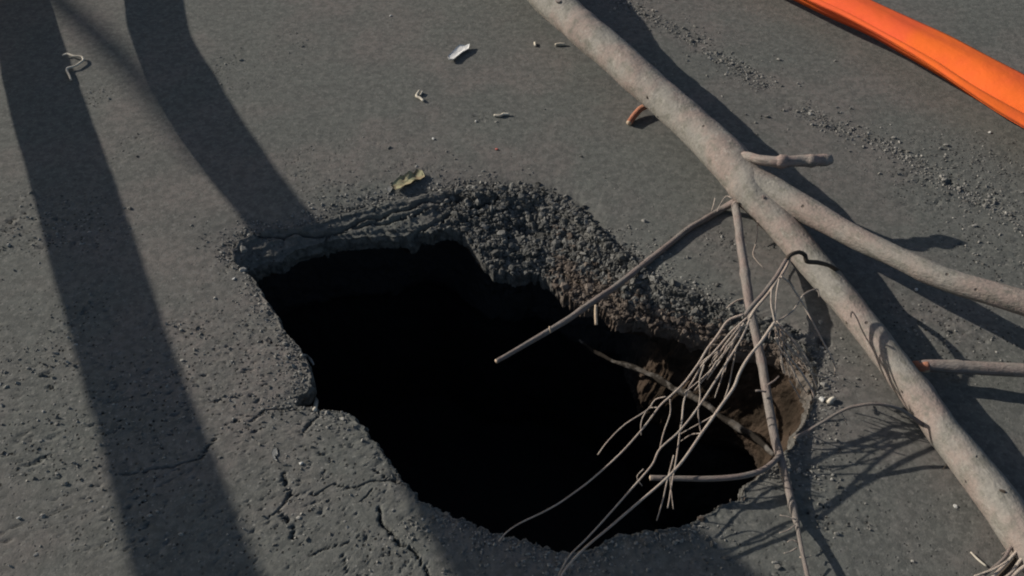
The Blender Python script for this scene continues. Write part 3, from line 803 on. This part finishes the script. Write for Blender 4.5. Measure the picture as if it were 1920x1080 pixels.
# small straw curved over the near left rim
def litter_tube(name, pts, w, mat, label, cat, lift=.004, seed=0, sides=8):
    c_ = []
    for i, (px, py) in enumerate(pts):
        P = on(px, py, lift if not isinstance(lift, (list, tuple)) else lift[i]); ww = w if not isinstance(w, (list, tuple)) else w[i]
        c_.append((*P, span(ww, P) / 2))
    return tag(tube(name, c_, mat, None, sides=sides, step=.003, rough=.06, seed=seed), label, cat)
M_straw, nts, bs = mat_new('bleached_straw', .8, .3)
nn_ = NT(nts); nts.links.new(nn_.mix(nn_.rampf(nn_.noise(60, 3), .35, .65), (.62, .57, .47), (.45, .40, .32)), bs.inputs['Base Color'])
litter_tube('straw', [(117,104),(126,101),(138,105),(151,106),(155,108),(156,113),(150,118),(140,124),(128,127),(125,130),(126,134),(130,142),(133,150)], [2.5,3.5,4,4,4,4,4,3.5,4,4,4.5,4.5,4], M_straw, 'zigzag bleached straw on the edge of the broad left shadow', 'straw', .008, 220)
litter_tube('straw', [(566,666),(574,667),(582,674),(588,684)], [5,6,6,4], M_straw, 'white curved straw on the near left rim of the hole', 'straw', .006, 221)
litter_tube('straw', [(786,170),(781,180),(788,184),(794,189)], [4,5,5,4], M_straw, 'tiny hooked straw beyond the yellow leaf', 'straw', .004, 222)
litter_tube('straw', [(792,172),(788,178)], [4,3], M_straw, 'tiny dark flake beside the hooked straw', 'straw', .004, 2221)
litter_tube('straw', [(926,216),(938,217),(944,214),(955,214)], [4,5,5,4], M_straw, 'thin flat pale straw on smooth asphalt left of the limb', 'straw', .004, 223)
litter_tube('straw', [(1041,84),(1049,83),(1060,83)], [5,6,5], M_straw, 'short pale straw next to the limb near the top', 'straw', .004, 224)
litter_tube('straw', [(1003,80),(1004,86)], [5,4], M_straw, 'faint tiny pale straw left of the short straw near the top', 'straw', .003, 225)
litter_tube('straw', [(1553,755),(1560,749),(1566,747)], [8,10,6], M_straw, 'pale flake lying right of the hole near the twig tips', 'straw', .004, 226)
litter_tube('straw', [(590,768),(593,752),(590,744)], [9,8,4], M_straw, 'pale sliver standing in the notch of the near left rim', 'straw', [.002, .014, .02], 227)
litter_tube('straw', [(1820,1035),(1835,1050),(1850,1062)], [3,4,3], M_straw, 'thin straw near the frayed branch end', 'straw', .004, 228)
# chalky scuffs as thin flakes
def sheet(name, outline, zf, mat, label, cat, thick=.0012, res=9, curl=.0, seed=0):
    """thin curled solid flake from a px outline; zf height above road"""
    pts = np.array([at(px, py, 0)[:2] for px, py in outline]); cen = pts.mean(0)
    z0 = zat(*cen)
    Vt, Fc = [], []
    rn = 6; m = len(pts)
    for sgn in (1, -1):
        b0 = len(Vt)
        for k in range(rn + 1):
            t = k / rn
            for q in pts:
                x_, y_ = cen + (q - cen) * t
                h_ = zf + curl * float(fbm(np.array([x_ * 60]), np.array([y_ * 60]), 1.0, 3, seed)[0])
                h_ += curl * .8 * t * t
                Vt.append((x_, y_, z0 + max(h_, .0008) + (thick if sgn > 0 else 0)))
        for k in range(rn):
            for j in range(m):
                a_, b_ = b0 + k * m + j, b0 + k * m + (j + 1) % m
                fc = (a_, b_, b_ + m, a_ + m); Fc.append(fc if sgn > 0 else fc[::-1])
    o1, o2 = rn * m, (rn + 1) * m + rn * m
    for j in range(m):
        Fc.append((o1 + j, o2 + j, o2 + (j + 1) % m, o1 + (j + 1) % m))
    me = bpy.data.meshes.new(name); me.from_pydata(Vt, [], Fc); me.materials.append(mat)
    for p_ in me.polygons: p_.use_smooth = True
    o = bpy.data.objects.new(name, me); S.collection.objects.link(o)
    return tag(o, label, cat)
def simple_mat(name, c0, c1, sc, rough=.8, spec=.3, bump=.001):
    m, nt, b = mat_new(name, rough, spec); n = NT(nt)
    nt.links.new(n.mix(n.rampf(n.noise(sc, 4), .38, .62), c0, c1), b.inputs['Base Color'])
    nt.links.new(n.bump(n.noise(sc * 3, 3), bump, .8), b.inputs['Normal']); return m
M_paper = simple_mat('torn_paper', (.70, .69, .66), (.60, .59, .56), 90)
M_leaf = simple_mat('dry_leaf', (.30, .29, .17), (.22, .17, .10), 45)
M_scuff = simple_mat('chalk_flake', (.24, .24, .225), (.16, .16, .15), 120)
sheet('wood_chip', [(840,112),(848,104),(856,94),(862,90),(872,91),(881,89),(879,97),(868,103),(860,109),(851,117),(842,118)], .004, M_paper, 'torn white paper scrap on smooth asphalt near the top', 'paper', .003, curl=.004, seed=1).name = 'paper_scrap'
leafo = sheet('dry_leaf', [(733,352),(740,344),(748,337),(760,333),(768,326),(776,328),(781,322),(792,326),(797,334),(788,340),(778,341),(770,350),(760,352),(752,360),(742,360)], .0035, M_leaf, 'curled yellow green dry leaf beyond the far rim of the hole', 'leaf', .001, curl=.008, seed=5)
sheet('chalk_flake', [(512,842),(519,840),(521,852),(516,858),(521,866),(513,862),(509,852)], .001, M_scuff, 'faint pale curved flake pressed on near left asphalt', 'flake', .001, seed=2)
# leaf flakes
sheet('dry_leaf', [(726,350),(733,346),(736,352),(731,360),(726,358)], .002, M_scuff, 'small grey flake touching the left tip of the dry leaf', 'flake', .001, seed=3)

# ------------------------------------------------------------------ orange ribbon, sagging above the road
M_rib, nt, b = mat_new('orange_plastic', .75, .2)
n = NT(nt)
c = n.mix(n.rampf(n.noise(5, 3), .35, .65), (.80, .115, .035), (.84, .15, .022))
nt.links.new(c, b.inputs['Base Color'])
wv = n.noise(1.0, 4, .6, vec=n.stretch((30, 3, 1)))
nt.links.new(n.bump(n.noise(1.0, 5, .6, vec=n.stretch((9, 6, 1))), .006, .35), b.inputs['Normal'])
b.inputs['Subsurface Weight'].default_value = 0.0
def ribbon():
    # cross section rows: (t across, depth) follow fold: top edge, belly, crease, lower lobe, lower edge
    keys = [  # photograph px of the upper edge, crease, lower edge
        ((1440,-100),(1345,-95),(1322,-100)), ((1540,-48),(1440,-50),(1412,-54)), ((1633,0),(1548,2),(1512,-2)), ((1708,34),(1625,38),(1570,24)), ((1780,66),(1698,78),(1628,54)),
        ((1852,104),(1782,124),(1712,104)), ((1920,139),(1850,166),(1784,152)), ((1995,178),(1932,205),(1865,206)), ((2080,220),(2020,250),(1950,255)), ((2200,280),(2150,310),(2090,330))]
    zr = .085
    rows = []
    K = np.array([[list(at(*q, zr)) for q in k] for k in keys])       # (n,3,3)
    K = np.concatenate([[K[0] + (K[0] - K[1]) * 14], [K[0] + (K[0] - K[1]) * 6], K, [K[-1] + (K[-1] - K[-2]) * 5], [K[-1] + (K[-1] - K[-2]) * 11]])
    G = [catmull(np.c_[K[:, i], np.zeros(len(K))], .9)[:, :3] for i in range(3)]
    N_ = 160
    def res(C):
        t = np.linspace(0, len(C) - 1, N_); return np.stack([np.interp(t, np.arange(len(C)), C[:, k]) for k in range(3)], -1)
    def cat(i):
        Q = K[:, i]; out = []
        P = np.vstack([2 * Q[0] - Q[1], Q, 2 * Q[-1] - Q[-2]])
        for s_ in range(len(Q) - 1):
            a, b_, c_, d_ = P[s_:s_ + 4]
            for t in np.linspace(0, 1, 18, endpoint=False):
                out.append(.5 * (2 * b_ + (c_ - a) * t + (2 * a - 5 * b_ + 4 * c_ - d_) * t ** 2 + (-a + 3 * b_ - 3 * c_ + d_) * t ** 3))
        return np.array(out)
    U, Cr, Lo = cat(0), cat(1), cat(2)
    n_ = len(U); s_ = np.arange(n_) / n_
    V = []
    prof = [(-.0, 0)]
    cols_ = 26
    for i in range(n_):
        f1 = .010 * math.sin(s_[i] * 23 + 1) * .3
        for j in range(cols_):
            t = j / (cols_ - 1)
            if t < .6:
                q = t / .6; P = U[i] + (Cr[i] - U[i]) * q
                h_ = .010 * math.sin(math.pi * q ** .9) - .062 * q ** 4
            else:
                q = (t - .6) / .4; P = Cr[i] + (Lo[i] - Cr[i]) * q
                h_ = -.062 * (1 - q) ** 3 + .016 * math.sin(math.pi * q ** .8)
            h_ += .0022 * float(vnoise(np.array([s_[i] * 9 + t * 2]), np.array([t * 7.0]), 7)[0]) + f1 * math.sin(t * 9)
            V.append((P[0], P[1], P[2] + h_ * .62))
    # underside layer to close it as a folded sleeve
    top = len(V); T2 = []
    for i in range(n_):
        for j in range(cols_):
            x_, y_, z_ = V[i * cols_ + j]; T2.append((x_ + .0008, y_ - .0008, z_ - .0018))
    V = V + T2; F = []
    for i in range(n_ - 1):
        for j in range(cols_ - 1):
            a = i * cols_ + j
            F.append((a, a + 1, a + cols_ + 1, a + cols_)); F.append((top + a, top + a + cols_, top + a + cols_ + 1, top + a + 1))
        for j in (0, cols_ - 1):
            a = i * cols_ + j; F.append((a, a + cols_, top + a + cols_, top + a))
    me = bpy.data.meshes.new('barrier_ribbon'); me.from_pydata(V, [], F)
    uvl = me.uv_layers.new(name='UVMap')
    for lp in me.loops:
        vi = lp.vertex_index % top
        uvl.data[lp.index].uv = ((vi % cols_) / cols_, (vi // cols_) / 40.0)
    for p_ in me.polygons: p_.use_smooth = True
    me.materials.append(M_rib)
    o = bpy.data.objects.new('barrier_ribbon', me); S.collection.objects.link(o)
    return tag(o, 'folded bright orange plastic barrier ribbon stretched across the upper right corner', 'ribbon')
ribbon()

# ------------------------------------------------------------------ added unseen poles and board, upper left, shaped to throw the long shadows
M_caster = simple_mat('caster_timber', (.24, .19, .14), (.33, .27, .20), 12)
CASTER = root('shadow_caster', (-2.2, 3.0, 0), 'added unseen poles and board casting the long shadows from beyond the upper left corner', 'shadow caster')
def shade_pt(px, py, z):
    Q = at(px, py); return Q + SUN * (z / SUN[2])
def leaning(rows, name, seed):
    """added pole whose shadow runs along the pixel rows (px, py, width px across, height)"""
    c_ = []
    for px, py, w, z in rows:
        P = shade_pt(px, py, z); c_.append((*P, w))
    return tube(name, c_, M_caster, CASTER, sides=16, step=.03, rough=.015, seed=seed)
leaning([(-50, -240, 0.052, 0.012), (-5, -100, 0.05, 0.08), (36, 0, 0.047, 0.13), (76, 150, 0.052, 0.226), (122, 300, 0.053, 0.328), (214, 600, 0.052, 0.53), (290, 830, 0.053, 0.686), (368, 1080, 0.055, 0.858), (462, 1380, 0.055, 1.014)], 'caster_pole', 300)
leaning([(262, -200, 0.05, 0.012), (274, -100, 0.048, 0.09), (289, 0, 0.044, 0.19), (299, 60, 0.044, 0.26), (340, 140, 0.048, 0.34), (388, 230, 0.051, 0.43), (442, 310, 0.049, 0.53), (512, 400, 0.046, 0.63), (600, 520, 0.05, 0.75), (740, 720, 0.055, 0.9)], 'caster_pole', 301)
def caster_panel(qs, z0, z1, name, th=.03):
    P = [shade_pt(*qs[0], z0), shade_pt(*qs[1], z0), shade_pt(*qs[2], z1), shade_pt(*qs[3], z1)]
    P = [Vector(p) for p in P]; nrm = (P[1] - P[0]).cross(P[3] - P[0]).normalized() * th
    V = P + [p + nrm for p in P]
    F = [(0, 1, 2, 3), (7, 6, 5, 4), (0, 4, 5, 1), (1, 5, 6, 2), (2, 6, 7, 3), (3, 7, 4, 0)]
    me = bpy.data.meshes.new(name); me.from_pydata([tuple(v) for v in V], [], F); me.materials.append(M_caster)
    o = bpy.data.objects.new(name, me); S.collection.objects.link(o); return keep(o, CASTER)
caster_panel([(640,640),(870,640),(1570,1190),(950,1190)], .85, 1.25, 'caster_panel')
leaning([(-60,-130,.024,3.6),(60,-40,.028,3.5),(125,15,.030,3.45),(230,112,.028,3.35),(330,228,.022,3.25),(405,320,.024,3.2)], 'caster_bar', 302)
